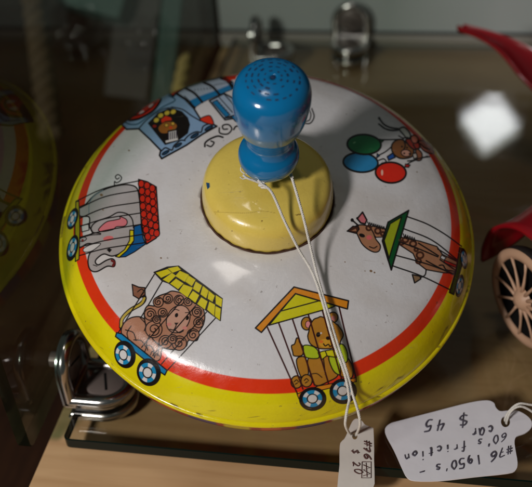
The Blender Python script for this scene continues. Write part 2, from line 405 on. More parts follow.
    F(C((78, 268), (82, 235), (108, 210), (145, 205), (175, 225), (200, 240), (235, 270), (250, 300), (225, 318), (216, 358), (190, 362), (150, 335), (105, 302)), TAN, BK, .9, True)
    F(C((160, 190), (172, 165), (198, 165), (196, 145), (212, 130), (240, 120), (262, 112), (300, 122), (330, 145), (365, 165), (378, 200), (372, 235), (356, 262), (350, 290),
        (320, 290), (310, 312), (280, 322), (240, 320), (205, 300), (180, 270), (165, 235)), TAN, BK, .9, True)
    for x, y, r in ((210, 152, 18), (245, 140, 17), (285, 145, 18), (226, 190, 16), (181, 196, 21), (194, 250, 30), (356, 226, 18), (350, 188, 17), (336, 270, 22),
                    (286, 300, 26), (236, 295, 23), (318, 150, 15), (205, 215, 14), (262, 285, 16)):
        F(C(*EL(x, y, r, r)), TAN, BK, .8); S(C(*[(x+r*(.16+.6*q_/16)*math.cos(q_*.55+x), y+r*(.16+.6*q_/16)*math.sin(q_*.55+x)) for q_ in range(17)]), .85)
    F(C(*EL(282, 213, 40, 52, 28)), lin(196, 150, 130), BK, .8)
    F(C(*EL(276, 199, 6, 8, 20)), BK, None); F(C(*EL(315, 209, 6, 8, 20)), BK, None)
    S(C((262, 185), (272, 178), (285, 182)), .6); S(C((308, 190), (322, 190), (330, 200)), .6)
    F(C((268, 226), (284, 226), (274, 238)), BK, None); S(C((274, 238), (266, 252), (252, 250)), .8); S(C((268, 250), (285, 262), (300, 256)), .8)
    F(C(*EL(250, 232, 9, 6)), lin(205, 130, 120), None); F(C(*EL(306, 245, 9, 6)), lin(205, 130, 120), None)
    for p in (((112, 238), (98, 262), (102, 285)), ((145, 208), (165, 232), (160, 255)), ((122, 288), (150, 292), (168, 318)), ((160, 335), (172, 308), (190, 318), (196, 350)),
              ((180, 268), (168, 300), (172, 325)), ((196, 352), (204, 338), (214, 346)), ((182, 342), (188, 330), (198, 334)), ((92, 252), (120, 262), (130, 290)),
              ((210, 300), (212, 325), (206, 345))): S(C(*p), .75)
    for p in (((300, 140), (150, 315)), ((345, 165), (190, 345)), ((384, 188), (222, 375)), ((418, 208), (243, 398))): S(C(*p), .85, BK, False)
    F(N2((-42, 72), (50, 35), (130, 28), (434, 255), (420, 408), (380, 380), (315, 332), (240, 287), (190, 247), (120, 190), (60, 147), (15, 132)), BK, BK, .8)
    YT = lin(214, 198, 10)
    for q in (((60, 45), (120, 33), (140, 53), (90, 72)), ((-22, 75), (50, 52), (75, 75), (10, 106)), ((140, 65), (195, 90), (170, 133), (112, 97)), ((25, 120), (82, 80), (106, 97), (62, 140)),
              ((200, 98), (243, 125), (220, 163), (180, 135)), ((112, 120), (158, 150), (125, 184), (77, 150)), ((250, 140), (288, 165), (270, 208), (233, 185)),
              ((166, 160), (222, 180), (190, 240), (137, 202)), ((300, 172), (335, 200), (320, 248), (285, 222)), ((230, 205), (268, 232), (245, 278), (203, 245)),
              ((342, 205), (378, 235), (364, 273), (334, 253)), ((288, 250), (327, 275), (310, 325), (264, 290)), ((390, 235), (430, 260), (425, 308), (390, 288)),
              ((345, 280), (380, 300), (374, 368), (332, 330)), ((388, 312), (420, 328), (414, 398), (384, 374))): mx_, my_ = sum(p[0] for p in q)/4, sum(p[1] for p in q)/4; F(N2(*[(mx_+(p[0]-mx_)*1.13, my_+(p[1]-my_)*1.13) for p in q]), YT, None)
    F(C((60, 262), (78, 266), (242, 398), (234, 415), (212, 400), (56, 276)), lin(10, 120, 172), BK, 1.0)
    wheel(N3, 90, 205, 74, 98, -14, (78, 207)); wheel(N3, 256, 328, 84, 98, -14, (247, 331))
    # ---------- bear car
    B1 = Crop(250, 285, 6.957); B2 = Crop(285, 285, 6.493); B3 = Crop(285, 345, 6.493)
    MR = lin(62, 18, 16); BRN = lin(176, 120, 36); LIM = lin(172, 190, 30); ORG = lin(216, 134, 26); YG = lin(206, 198, 18)
    F(B2((150, 92+600), (150, 692)), None, None)
    F(B3((150, 90), (240, 62), (310, 80), (345, 190), (275, 240), (200, 262), (165, 190)), BRN, BK, .9, True)
    F(B3((310, 75), (400, 80), (440, 150), (430, 215), (360, 200), (330, 150)), BRN, BK, .9, True)
    F(B2((120, 395), (180, 398), (215, 430), (215, 475), (130, 465)), LIM, BK, .8, True)
    F(B2((320, 400), (375, 385), (405, 440), (400, 500), (345, 500)), LIM, BK, .8, True)
    F(B3((285, 75), (340, 55), (362, 180), (335, 186), (305, 150)), LIM, BK, .9, True)
    F(B3((75, 95), (105, 75), (135, 90), (152, 185), (112, 212), (85, 160)), BRN, BK, .9, True)
    F(B2((42, 395), (62, 382), (75, 345), (90, 352), (95, 372), (118, 405), (112, 455), (60, 460), (50, 435)), BRN, BK, .9, True)
    F(B2(*EL(140, 250, 34, 42)), BRN, BK, .9); F(B2(*EL(150, 256, 17, 23)), lin(224, 140, 140), BK, .5)
    F(B2(*EL(312, 210, 32, 34)), BRN, BK, .9); F(B2(*EL(314, 216, 15, 17)), lin(200, 120, 110), None)
    F(B2((185, 225), (215, 212), (232, 205), (262, 215), (290, 222), (335, 255), (345, 262), (372, 300), (378, 330), (362, 362), (350, 395), (300, 412), (225, 412), (168, 385), (148, 338), (155, 300), (160, 270)), BRN, BK, .9, True)
    F(B2(*EL(262, 378, 42, 28)), lin(205, 150, 40), None); F(B2(*EL(280, 345, 15, 12)), BK, None); F(B2(*EL(216, 322, 14, 17, 15)), BK, None); F(B2(*EL(292, 283, 13, 14)), BK, None)
    F(B2(*EL(234, 312, 6, 5)), WH, None); S(B2((250, 382), (262, 395), (282, 385), (292, 398), (310, 388)), .9)
    F(B2(*EL(235, 368, 14, 10)), lin(214, 110, 40), None)
    F(B2((215, 440), (245, 430), (300, 420), (340, 425), (335, 470), (270, 460), (235, 487)), YG, BK, .8); S(B2((262, 430), (275, 462)), .8)
    for cx, cy in ((75, 240), (140, 232)):
        F(B3(*EL(cx, cy, 36, 40)), BRN, BK, .9); S(B3((cx-15, cy-2), (cx, cy-14), (cx+14, cy)), .7); S(B3((cx-8, cy+14), (cx+6, cy+6)), .7)
    S(B3((160, 190), (205, 185), (240, 210)), .7); S(B3((250, 90), (262, 180), (280, 235)), .8)
    bars = (((267, 326.5), (298, 395)), ((278.7, 323), (303, 389)), ((292.4, 318.8), (314.5, 385)), ((308, 313.5), (329, 385)), ((322, 309), (343, 384)), ((339, 306.5), (356, 378)))
    for a, b in bars: S([a, b], 1.15, MR, False)
    F([(297, 394), (318, 386), (340, 382), (356, 377.5), (356.5, 381.5), (318, 391), (299, 399)], ORG, BK, .7)
    F([(295.3, 293.2), (320, 300), (337, 304.8), (331, 307.8), (269, 325.2)], YG, BK, 1.0)
    S([(279.3, 311.5), (322, 300)], .9, BK, False)
    F([(294, 287), (348.5, 300.8), (347.4, 309), (295.5, 293.6), (261.4, 332.4), (255.4, 328)], ORG, BK, 1.1)
    wheel(B3, 180, 350, 90, 78, -6, (178, 348)); wheel(B3, 378, 300, 90, 84, -10, (374, 298))
    # ---------- giraffe car
    G1 = Crop(345, 205, 6.957); G2 = Crop(400, 225, 6.493); C = Crop(340, 195, 3.8)
    TG = lin(168, 116, 84); DB = lin(70, 36, 22)
    F(G1((150, 150), (200, 148), (290, 168), (285, 222), (215, 225), (185, 190)), TG, BK, .8)
    F(G1((70, 155), (110, 138), (165, 150), (195, 190), (215, 238), (245, 280), (238, 318), (205, 328), (160, 308), (120, 272), (95, 225)), TG, BK, .9, True)
    F(G1((15, 182), (55, 148), (92, 150), (98, 168), (78, 198)), DB, BK, .9); F(G1((45, 180), (75, 165), (80, 182)), TG, None)
    F(G1((85, 95), (122, 50), (152, 105), (140, 132), (110, 125)), lin(206, 112, 120), BK, 1.2)
    S(G1((50, 105), (92, 142)), 1.2, BK, False); F(G1(*EL(50, 105, 12, 13)), BK, None); F(G1(*EL(86, 92, 9, 9)), BK, None)
    F(G1(*EL(118, 212, 22, 13, 20)), BK, None); F(G1(*EL(168, 226, 20, 16)), lin(212, 100, 100), None); S(G1((170, 290), (200, 300), (222, 288)), .8)
    for x, y, r in ((228, 180, 19), (165, 160, 16), (262, 200, 12)): F(G1(*EL(x, y, r, r)), None, DB, 1.4)
    zz = []
    for j in range(9): zz += [(158+j*14, 118+j*4), (166+j*14, 140+j*4)]
    S(G1(*zz), .8, BK, False)
    F(G2((0, 75), (25, 85), (60, 90), (130, 105), (240, 140), (275, 190), (385, 245), (372, 275), (350, 312), (280, 310), (170, 290), (112, 245), (85, 185), (0, 130)), TG, BK, .9)
    for x, y, r in ((85, 122, 20), (130, 196, 22), (35, 96, 18), (10, 115, 14), (105, 160, 11), (120, 235, 16)): F(G2(*EL(x, y, r, r*.9)), None, DB, 1.4)
    zz = []
    for j in range(6): zz += [(22+j*14, 58+j*5), (30+j*14, 86+j*4)]
    S(G2(*zz), .8, BK, False)
    F(G2((270, 195), (300, 212), (285, 228), (262, 215)), WH, BK, .7)
    F(G2((288, 228), (372, 262), (360, 275), (285, 245)), lin(176, 30, 14), BK, .7)
    for p in (((245, 155), (375, 235)), ((170, 232), (250, 275), (345, 322)), ((255, 262), (280, 262), (300, 290), (350, 300)), ((260, 225), (355, 290)), ((120, 118), (250, 200)),
              ((170, 290), (162, 325), (128, 345))): S(G2(*p), 1.0)
    F(G2((80, 322), (130, 332), (135, 350), (95, 376)), lin(140, 110, 80), BK, 1.0)
    for p in (((255, 82), (330, 110), (400, 150), (462, 195)), ((242, 128), (350, 172), (450, 250)), ((215, 230), (330, 262), (440, 302)), ((203, 270), (310, 308), (422, 362)), ((232, 180), (300, 205), (372, 235))):
        S(C(*p), 1.0)
    F(G1((300, 120), (443, 38), (322, 452), (260, 250)), lin(6, 78, 34), BK, 1.2)
    F(G1((314, 130), (394, 82), (306, 372), (272, 248)), lin(156, 168, 24), BK, 1.0)
    S(G1((300, 120), (262, 250), (300, 385)), 1.0, BK, False)
    F(C((455, 200), (470, 206), (462, 270), (432, 378), (416, 370), (440, 290)), lin(60, 70, 10), BK, 1.1)
    wheel(C, 471, 242, 14, 40, -6); wheel(C, 455, 345, 16, 44, 10)
    # ---------- balloons and the flying monkey
    C = Crop(330, 105, 4.836); F2 = Crop(370, 110, 6.957)
    for p in (((240, 168), (290, 168), (335, 166)), ((232, 245), (270, 225), (310, 190)), ((368, 290), (400, 272), (470, 248))): S(C(*p), 1.0)
    F(C(*EL(148, 278, 84, 47, 4)), lin(40, 128, 178), BK, 1.4)
    F(C(*EL(165, 191, 82, 48, 3)), lin(28, 112, 62), BK, 1.4)
    F(C((240, 165), (260, 172), (246, 184)), lin(20, 90, 50), BK, .8); F(C((228, 235), (240, 246), (226, 256)), lin(30, 90, 140), BK, .8)
    F(C(*EL(294, 327, 74, 50, 3)), lin(222, 40, 20), BK, 1.4)
    F(C((365, 285), (388, 290), (380, 302), (362, 300)), lin(190, 30, 20), BK, .8)
    F(C(*EL(252, 327, 5, 14, 0)), lin(240, 190, 170), None); F(C(*EL(118, 182, 7, 3, -30)), lin(120, 180, 130), None)
    S(F2((62, 55), (95, 98), (140, 122), (205, 132)), 1.3); S(F2((62, 98), (105, 130), (150, 142), (195, 140)), 1.3); F(F2(*EL(64, 58, 9, 10)), BK, None)
    F(F2((205, 135), (235, 120), (270, 150), (282, 185), (258, 198), (232, 170)), lin(190, 190, 180), BK, 1.1, True)
    F(F2((150, 250), (175, 215), (220, 205), (262, 235), (300, 265), (300, 315), (262, 335), (205, 335), (160, 300)), lin(136, 84, 44), BK, 1.1, True)
    F(F2((120, 325), (160, 298), (175, 330), (130, 350)), lin(30, 80, 160), BK, 1.0)
    F(F2(*EL(250, 300, 34, 24, 10)), lin(206, 150, 130), BK, .8)
    for x, y in ((222, 255), (258, 262), (238, 302), (275, 305)): F(F2(*EL(x, y, 7, 7)), BK, None)
    F(F2((250, 205), (300, 205), (345, 240), (330, 280), (290, 265), (262, 235)), lin(150, 46, 34), BK, 1.0, True)
    F(F2((285, 190), (310, 175), (335, 200), (322, 230), (295, 225)), lin(190, 110, 90), BK, .9, True)
    F(F2((325, 270), (360, 300), (358, 345), (325, 350), (315, 310)), lin(150, 90, 60), BK, 1.0, True)
    F(F2((340, 215), (395, 225), (430, 260), (445, 300), (405, 300), (360, 270)), lin(170, 100, 84), BK, .9, True)
    F(F2((296, 305), (322, 300), (330, 330), (305, 340)), lin(200, 190, 180), BK, .8)
    for p in (((200, 180), (230, 195), (262, 190)), ((230, 200), (245, 245), (235, 275)), ((300, 240), (320, 270), (345, 265)), ((350, 235), (380, 262), (420, 275)), ((360, 195), (400, 235)),
              ((262, 355), (300, 350), (350, 335), (415, 325)), ((62, 350), (95, 340), (112, 360), (80, 372))): S(F2(*p), 1.0)
    # age spots in the white enamel and small dents in the print
    for x, y, r in ((371, 271, 1.5), (374.5, 272.5, 1.0), (365, 271, .6), (129, 150.5, 1.0), (101.5, 195, 1.6), (103, 210, .8), (392, 284, .6), (232, 330, .5), (345, 262, .7), (212, 300, .5), (417, 172, .7),
                    (161, 258, 1.0), (170, 221, .5), (250, 300, .5), (186, 318, .5)):
        F(EL(x, y, r, r*.8, 20), lin(128, 100, 72), None)
art()
OPS[:] = [o for o in OPS if len(o[1]) > 1]

def paint(P, Nrm, base):
    """P world positions, Nrm world normals, base linear colours -> printed colours"""
    x, y = photo(P)
    vis = ((CAM-P)*Nrm).sum(1) > 0
    col = base.copy(); idx_all = np.where(vis)[0]
    xv, yv = x[idx_all], y[idx_all]
    order = np.argsort(yv); idx_all = idx_all[order]; xv = xv[order]; yv = yv[order]
    for kind, pts, c, w in OPS:
        pad = w+1
        lo, hi = np.searchsorted(yv, (pts[:, 1].min()-pad, pts[:, 1].max()+pad))
        if hi <= lo: continue
        sx = xv[lo:hi]; m = np.where((sx > pts[:, 0].min()-pad) & (sx < pts[:, 0].max()+pad))[0]
        if len(m) == 0: continue
        ii = idx_all[lo:hi][m]; X = sx[m]; Y = yv[lo:hi][m]
        seg = list(zip(pts[:-1], pts[1:])) if kind == 's' else list(zip(pts, np.roll(pts, -1, 0)))
        d = np.full(len(X), 1e9); ins = np.zeros(len(X), bool)
        for a, b in seg:
            ab = b-a; L2 = ab@ab+1e-12
            t = np.clip(((X-a[0])*ab[0]+(Y-a[1])*ab[1])/L2, 0, 1)
            d = np.minimum(d, (X-a[0]-t*ab[0])**2+(Y-a[1]-t*ab[1])**2)
            if kind == 'f':
                cr = ((a[1] > Y) != (b[1] > Y))
                with np.errstate(divide='ignore', invalid='ignore'):
                    xi = a[0]+(Y-a[1])/(b[1]-a[1])*ab[0]
                ins ^= cr & (X < xi)
        d = np.sqrt(d)
        if kind == 's': cov = np.clip((w/2-d)/.5+.5, 0, 1)
        else: cov = np.clip(np.where(ins, d, -d)/.5+.5, 0, 1)
        col[ii] = col[ii]*(1-cov[:, None])+np.array(c)*cov[:, None]
    return col

def vn(a, n, seed):
    g = np.random.default_rng(seed).random(n); x = (a/(2*math.pi)*n) % n; i = x.astype(int) % n; f = x-np.floor(x); f = f*f*(3-2*f)
    return g[i]*(1-f)+g[(i+1) % n]*f
def wear(a, z, seed):
    return .5*vn(a, 40, seed)+.3*vn(a+z*3, 170, seed+1)+.2*vn(a+z*9, 620, seed+2)
def grid_shell(name, prof, seg, m, parent, basefn, painted=True):
    """surface of revolution about the toy's axis, dense enough to carry the print; prof: array (r, z) from rim inwards"""
    prof = np.array(prof); n = len(prof)
    a = np.linspace(0, 2*math.pi, seg, endpoint=False)
    ca, sa = np.cos(a)[:, None], np.sin(a)[:, None]
    P = np.stack([prof[:, 0]*ca, prof[:, 0]*sa, np.broadcast_to(prof[:, 1], (seg, n))], -1).reshape(-1, 3)
    tg = np.gradient(prof, axis=0); nr, nz = -tg[:, 1], tg[:, 0]
    s = np.where(nz*0+1 > 0, -1, 1); nr, nz = nr*s, nz*s
    ln = np.hypot(nr, nz)+1e-9; nr, nz = nr/ln, nz/ln
    Nn = np.stack([nr*ca, nr*sa, np.broadcast_to(nz, (seg, n))], -1).reshape(-1, 3)
    PW = P @ RTW.T + TOY; NW = Nn @ RTW.T
    aa = np.repeat(a, n); rr = np.tile(prof[:, 0], seg); zz = np.tile(prof[:, 1], seg)
    base = basefn(aa, rr, zz)
    col = paint(PW, NW, base) if painted else base
    me = bpy.data.meshes.new(name); nv = seg*n; nf = seg*(n-1)
    me.vertices.add(nv); Q = P.copy(); Q[:, 2] += TZ; me.vertices.foreach_set('co', Q.astype(np.float32).ravel())
    k, i = np.meshgrid(np.arange(seg), np.arange(n-1), indexing='ij'); k = k.ravel(); i = i.ravel(); k2 = (k+1) % seg
    fs = np.stack([k*n+i, k2*n+i, k2*n+i+1, k*n+i+1], 1).astype(np.int32)
    me.loops.add(nf*4); me.loops.foreach_set('vertex_index', fs.ravel())
    me.polygons.add(nf); me.polygons.foreach_set('loop_start', np.arange(nf, dtype=np.int32)*4)
    try: me.polygons.foreach_set('loop_total', np.full(nf, 4, np.int32))
    except Exception: pass
    me.update(calc_edges=True); me.polygons.foreach_set('use_smooth', np.ones(nf, bool))
    at = me.color_attributes.new('art', 'FLOAT_COLOR', 'POINT')
    c4 = np.ones((nv, 4), np.float32); c4[:, :3] = col; at.data.foreach_set('color', c4.ravel())
    me.materials.append(m)
    o = bpy.data.objects.new(name, me); COL.objects.link(o); o.parent = parent
    return o

# ------------------------------------------------------------------ the spinning top
rotT = Matrix([list(r) for r in RTW])
tipw = toyw((0, 0, -TZ))
top = empty('spinning_top', Vector(tipw), 'tin top printed with circus animals, blue knob and yellow cap, leaning on glass shelf', 'spinning top', rot=rotT)
key_r = np.array([.28, .3009, .40, .5781, .70, .80, .8553, .904, .930, .950, .968, .978, .984])
key_z = np.array([.2835, .2840, .2800, .2560, .2330, .2020, .1777, .1377, .1110, .083, .050, .030, .012])
def dense(kr, kz, n, r0, r1):
    # monotone cubic resample in arclength
    s = np.concatenate([[0], np.cumsum(np.hypot(np.diff(kr), np.diff(kz)))])
    pts = spline(list(zip(kr, kz)), 24); pts = np.array(pts)
    s2 = np.concatenate([[0], np.cumsum(np.hypot(*np.diff(pts, axis=0).T))])
    t = np.linspace(0, s2[-1], n)
    return np.stack([np.interp(t, s2, pts[:, 0]), np.interp(t, s2, pts[:, 1])], 1)
dome_prof = dense(key_r, key_z, 400, 0, 0)[::-1]
RED = np.array(lin(222, 54, 14)); YEL = np.array(lin(222, 208, 6)); WHT = np.array([.655, .63, .635])
def dome_base(a, r, z):
    wob = .0018*np.sin(3*a+1)+.0008*np.sin(11*a)
    c = np.tile(WHT, (len(r), 1))
    t = np.clip((r+wob-.8553)/.003+.5, 0, 1)[:, None]; c = c*(1-t)+RED*t
    t = np.clip((r+wob-.904)/.003+.5, 0, 1)[:, None]; c = c*(1-t)+YEL*t
    # rust and grime worn into the groove beside the rolled rim and round the cap
    g = np.clip(1-np.abs(r-.968-.01*vn(a, 200, 3))/(.004+.022*vn(a, 90, 8)**2), 0, 1)*np.clip((wear(a, r, 51)-.55)/.12, 0, 1)*.9
    c = c*(1-g[:, None])+np.array([.10, .055, .02])*g[:, None]
    g = np.clip(1-(r-.3)/(.005+.02*vn(a, 26, 5)*vn(a, 90, 6)), 0, 1)[:, None]
    return c*(1-g)+np.array([.07, .03, .014])*g
grid_shell('top_shell', dome_prof, 2800, M_dome, top, dome_base)
# rolled rim
rim = [(.982+.016*math.cos(a), .0+.016*math.sin(a)) for a in np.linspace(-.5*math.pi, .95*math.pi, 14)]
def rim_base(a, r, z):
    c = np.tile(YEL*np.array([1.02, 1.0, 1.0]), (len(r), 1))
    g = np.clip((wear(a, z, 11)-.66)/.07, 0, 1)*np.clip(1.3-np.abs((r-.982)/.012), .1, 1)*.9
    c = c*(1-g[:, None])+np.array([.10, .05, .018])*g[:, None]
    g = np.clip((wear(a+1, z*2, 31)-.60)/.06, 0, 1)*np.clip((.004-z)/.006, 0, 1)*.9
    c = c*(1-g[:, None])+np.array([.05, .024, .012])*g[:, None]
    return c
grid_shell('rolled_rim', rim[::-1], 1600, M_dome, top, rim_base, False)
# underside
und = dense(np.array([.987, .987, .982, .965, .93, .88, .81, .72, .60, .45, .25, .05]), np.array([-.008, -.035, -.075, -.114, -.158, -.213, -.285, -.355, -.42, -.49, -.535, -.550]), 120, 0, 0)
def under_base(a, r, z):
    c = np.tile(np.array(lin(150, 26, 16)), (len(r), 1))
    u = (a*13/(2*math.pi)*2) % 2
    v = np.clip(-z/.2, 0, 1)
    for ph, colr, wd in ((.35, lin(40, 30, 96), .30), (1.0, lin(196, 178, 24), .26), (1.62, lin(196, 84, 20), .2)):
        d = np.abs((u-ph+1) % 2-1)/wd; t = np.clip((1-np.hypot(d, v-.3))*6, 0, 1)[:, None]
        c = c*(1-t)+np.array(colr)*t
    return c
grid_shell('bottom_shell', und[::-1][::-1], 720, M_rimband, top, under_base, False)
lathe('spinning_tip', [(0.001, 0), (.012, .003), (.02, .015), (.024, .05), (.035, .10), (.06, .17)], 32, M_tip, top)
# yellow cap
cap_prof = dense(np.array([.296, .298, .296, .290, .278, .255, .215, .16, .10, .04, .002]), np.array([.270, .300, .345, .385, .412, .432, .446, .455, .461, .464, .465]), 120, 0, 0)
YC = np.array(lin(226, 198, 92))
def cap_base(a, r, z):
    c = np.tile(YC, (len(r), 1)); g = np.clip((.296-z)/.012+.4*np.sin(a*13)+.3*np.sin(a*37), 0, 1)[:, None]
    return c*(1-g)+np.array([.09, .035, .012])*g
OPS_DOME = OPS[:]; OPS[:] = []
F([(206, 182.5), (209.5, 183), (210, 187), (207.5, 189.5), (206.5, 186)], lin(20, 70, 110), None)
S([(214, 212), (246, 213), (262, 211), (276, 213)],   .28, lin(176, 146, 60)); S([(296, 215), (302, 214)], .6, lin(90, 50, 20))
F(EL(262, 221, .8, .6), lin(110, 70, 30), None); F(EL(232, 231, .6, .5), lin(110, 70, 30), None)
capo = grid_shell('cap', cap_prof, 900, M_cap, top, cap_base)
OPS[:] = OPS_DOME
rv = []
for k in range(240):
    a = 2*math.pi*k/240
    rr = .3005+.0035*float(vn(np.array([a]), 60, 71)[0]); rv.append((rr*math.cos(a), rr*math.sin(a), .283+TZ))
tube('rust_ring', rv, .0052, M_rust, top, 8, closed=True)
# blue knob
kn = dense(np.array([.05, .055, .075, .108, .127, .131, .122, .104, .094, .094, .101, .113, .131, .146, .154, .157, .154, .143, .121, .090, .05, .012, .009]),
           np.array([.452, .510, .526, .545, .575, .610, .640, .664, .690, .710, .735, .765, .805, .860, .915, .960, 1.000, 1.033, 1.055, 1.067, 1.074, 1.076, 1.060]), 120, 0, 0)
knob = lathe('knob', [tuple(p) for p in kn], 128, M_blue, top, TZ)
def lean(o):
    for v in o.data.vertices: v.co.x += .014*max(0, (v.co.z-TZ-.5))/.55
lean(knob)
V, Fc = [], []
def ztop(r): return float(np.interp(r, [.0, .05, .09, .121], [1.0765, 1.0748, 1.0678, 1.0558]))
random.seed(3)
for r0, n, dl in ((.034, 8, .5), (.058, 12, .62), (.082, 16, .66), (.104, 20, .6)):
    for k in range(n):
        if random.random() < .12: continue
        a0 = 2*math.pi*(k+.3*random.random())/n; da = 2*math.pi/n*dl*random.uniform(.6, 1); b = len(V); w = random.uniform(.0020, .0042)
        for j in range(5):
            a = a0+da*j/4
            for rr in (r0-w, r0+w): V.append((rr*math.cos(a), rr*math.sin(a), ztop(rr)+TZ+.0008))
        for j in range(4): Fc.append((b+2*j, b+2*j+1, b+2*j+3, b+2*j+2))
lean(mesh_obj('embossed_dashes', V, Fc, M_mark, knob))
lean(lathe('centre_hole', [(.0, 1.0785), (.008, 1.0783), (.0105, 1.0775)], 24, M_mark, knob, TZ))

# ------------------------------------------------------------------ glass case
XL = kx(-.77); XP = float(on_z(43, 418)[0]); YF = ky(-1.045); YB = ky(2.93); GT = .066
print('XL', XL, 'XP', XP, 'YF', YF, 'YB', YB, 'KS', KS, 'toy left', TOY[0]-math.hypot(RTW[0, 0], RTW[0, 1]))
def rounded_rect(x0, x1, y0, y1, r, n=6):
    out = []
    for cx, cy, a0 in ((x1-r, y1-r, 0), (x0+r, y1-r, 90), (x0+r, y0+r, 180), (x1-r, y0+r, 270)):
        for k in range(n+1):
            a = math.radians(a0+90*k/n); out.append((cx+r*math.cos(a), cy+r*math.sin(a)))
    return out
def glass_sheet(name, outline, mtx, m, label, cat, t=GT):
    """a pane: two clear faces and a dark green ground edge as its part"""
    root = empty(name, Vector(mtx.translation), label, cat)
    n = len(outline)
    bev = .006
    cx = sum(p[0] for p in outline)/n; cy = sum(p[1] for p in outline)/n
    def ins(p, d): 
        L = math.hypot(p[0]-cx, p[1]-cy); return (p[0]-(p[0]-cx)/L*d, p[1]-(p[1]-cy)/L*d)
    I = [ins(p, bev) for p in outline]
    vs = [(x, y, 0) for x, y in I]+[(x, y, -t) for x, y in I]
    o = mesh_obj('pane', vs, [tuple(range(n)), tuple(range(2*n-1, n-1, -1))], m, root, False)
    vs = [(x, y, 0) for x, y in I]+[(x, y, -bev) for x, y in outline]+[(x, y, -t+bev) for x, y in outline]+[(x, y, -t) for x, y in I]
    fs = [(r*n+i, r*n+(i+1) % n, (r+1)*n+(i+1) % n, (r+1)*n+i) for r in range(3) for i in range(n)]
    e = mesh_obj('ground_edge', vs, fs, M_pedge if 'panel' in name else M_gedge, root, False)
    root.matrix_world = mtx
    return root
glass_sheet('glass_shelf', rounded_rect(XL+.012, 4.2, YF, YB-.01, .03), Matrix.Identity(4), M_gl,
            'clear glass shelf with dark green edge under the tin top', 'glass shelf')
mtx = Matrix(((0, 0, 1, XP), (1, 0, 0, 0), (0, 1, 0, 0), (0, 0, 0, 1)))
glass_sheet('glass_side_panel', rounded_rect(YF-.06, YB+.08, -.03, 3.2, .04), mtx, M_glv,
            'upright glass side panel at the left end of the shelf, mirroring the top', 'glass panel')
# grey back board standing behind the shelf, in a pale channel
bb = empty('back_board', Vector((1.5, YB+.05, -.1)), 'grey back board standing upright behind the glass shelf', 'back board')
def child_box(name, p, m, *a, **k):
    o = bm_obj(name, box_bm(*a, **k), m, p); o.location = -p.location if p else (0, 0, 0); return o
child_box('board', bb, M_grey, XP+.02, 5, YB+.03, YB+.07, -.10, .50, bev=.004)
child_box('channel', bb, M_trim, XP+.02, 5, YB-.012, YB+.026, -.058, .030, bev=.008)
child_box('dark_strip', bb, M_dark, XP+.02, 5, YB+.012, YB+.0295, .032, .05, bev=.004)  # thin black strip drawing the dark line along the board's foot

# base and surroundings
base = bm_obj('wooden_base', box_bm(float(on_z(28, 487, -.14)[0]), 6, -3.4, YB+.3, -.32, -.14, bev=.01), M_wood); tag(base, 'pale maple board under the glass shelf', None, kind='structure')
cab = bm_obj('cabinet_floor', box_bm(-9, 8, -5, 9, -2.2, -2.0), M_dkwood); tag(cab, 'dark brown cabinet floor left of the maple board', None, kind='structure')
wl = bm_obj('back_wall', box_bm(-9, 9, 8.6, 8.9, -2.0, 6), M_wall); tag(wl, 'dark brown wall behind the case', None, kind='structure')

# ------------------------------------------------------------------ chrome clamps
def clamp(loc, rot, label, reach=0):
    """two rounded chrome cheeks at a right angle; local x runs along the floor cheek, z up the wall cheek, origin at the glass corner"""
    root = empty('chrome_clamp', Vector(loc), label, 'glass clamp', 'chrome clamps joining the glass panes', rot)
    R0, T = .150, .05; cx = .178
    def stadium(R, x0=.012, n=20):
        return [(x0, -R)]+[(cx+R*math.sin(a)*1, -R*math.cos(a)) for a in np.linspace(0, math.pi, n)]+[(x0, R)]
    def cheek(name, vert):
        datas = []
        def mp(x, y, z): return (z, y, x) if vert else (x, y, z)
        for R, z0, z1 in ((R0, .002, T*.62),):
            v, f = prism_data(stadium(R), z0, z1)
            datas.append(([mp(*p) for p in v], f))
        ring = [mp(x, y, T*.62) for x, y in stadium(R0-.026, .034, 28)]
        datas.append(tube_data(ring, .033, 14))
        if not vert:
            low = [(x, y, -GT+.004) for x, y in stadium(R0-.018, .03, 28)]
            datas.append(tube_data(low, .022, 10))
            v, f = prism_data(stadium(R0), -GT-.016, -GT-.002); datas.append((v, f))
        v, f = merge(datas); o = mesh_obj(name, v, f, M_chrome, root)
        o.data.set_sharp_from_angle(angle=math.radians(40))
        # screw disc
        rings = [(0.0, .012), (.088, .012), (.096, .006), (.098, 0)]
        vs, fs = lathe_data(rings, 40)
        vs = [mp(x+cx, y, z+T*.62+.002) for x, y, z in vs]
        d = mesh_obj('screw_disc', vs, fs, M_slug, o)
        a = .35
        sl = []
        for x, y in ((-.006, -.06), (.006, -.06), (.006, .06), (-.006, .06)):
            sl.append(mp(cx+x*math.cos(a)-y*math.sin(a), x*math.sin(a)+y*math.cos(a), T*.62+.0155))
        mesh_obj('slot', sl, [(0, 1, 2, 3)], M_dark, d, False)
        return o
    cheek('floor_cheek', False); cheek('wall_cheek', True)
    if reach:
        v, f = prism_data([(cx+.04*math.cos(a), .04*math.sin(a)) for a in np.linspace(0, 2*math.pi, 24, endpoint=False)], -reach+.003, .0)
        mesh_obj('spacer', [(z, y, x) for x, y, z in v], f, M_slug, root, False)
    # knuckle rounding the corner
    datas = [tube_data([(.028, y, .028) for y in np.linspace(-R0+.012, R0-.012, 8)], .03, 12)]
    v, f = merge(datas); mesh_obj('knuckle', v, f, M_chrome, root)
    return root
I3 = Matrix.Identity(3)
clamp((XP+.078, ky(-.735), .0), I3, 'sharp chrome clamp at the front left corner of the shelf, beside the yellow rim', .078)
clamp((XP+.37, ky(2.62), .0), I3, 'blurred chrome clamp lying on the shelf just above the blue knob')
clamp((kx(.155), YB-.02, .0), Matrix.Rotation(-math.pi/2, 3, 'Z'), 'blurred chrome clamp standing against the grey back board')

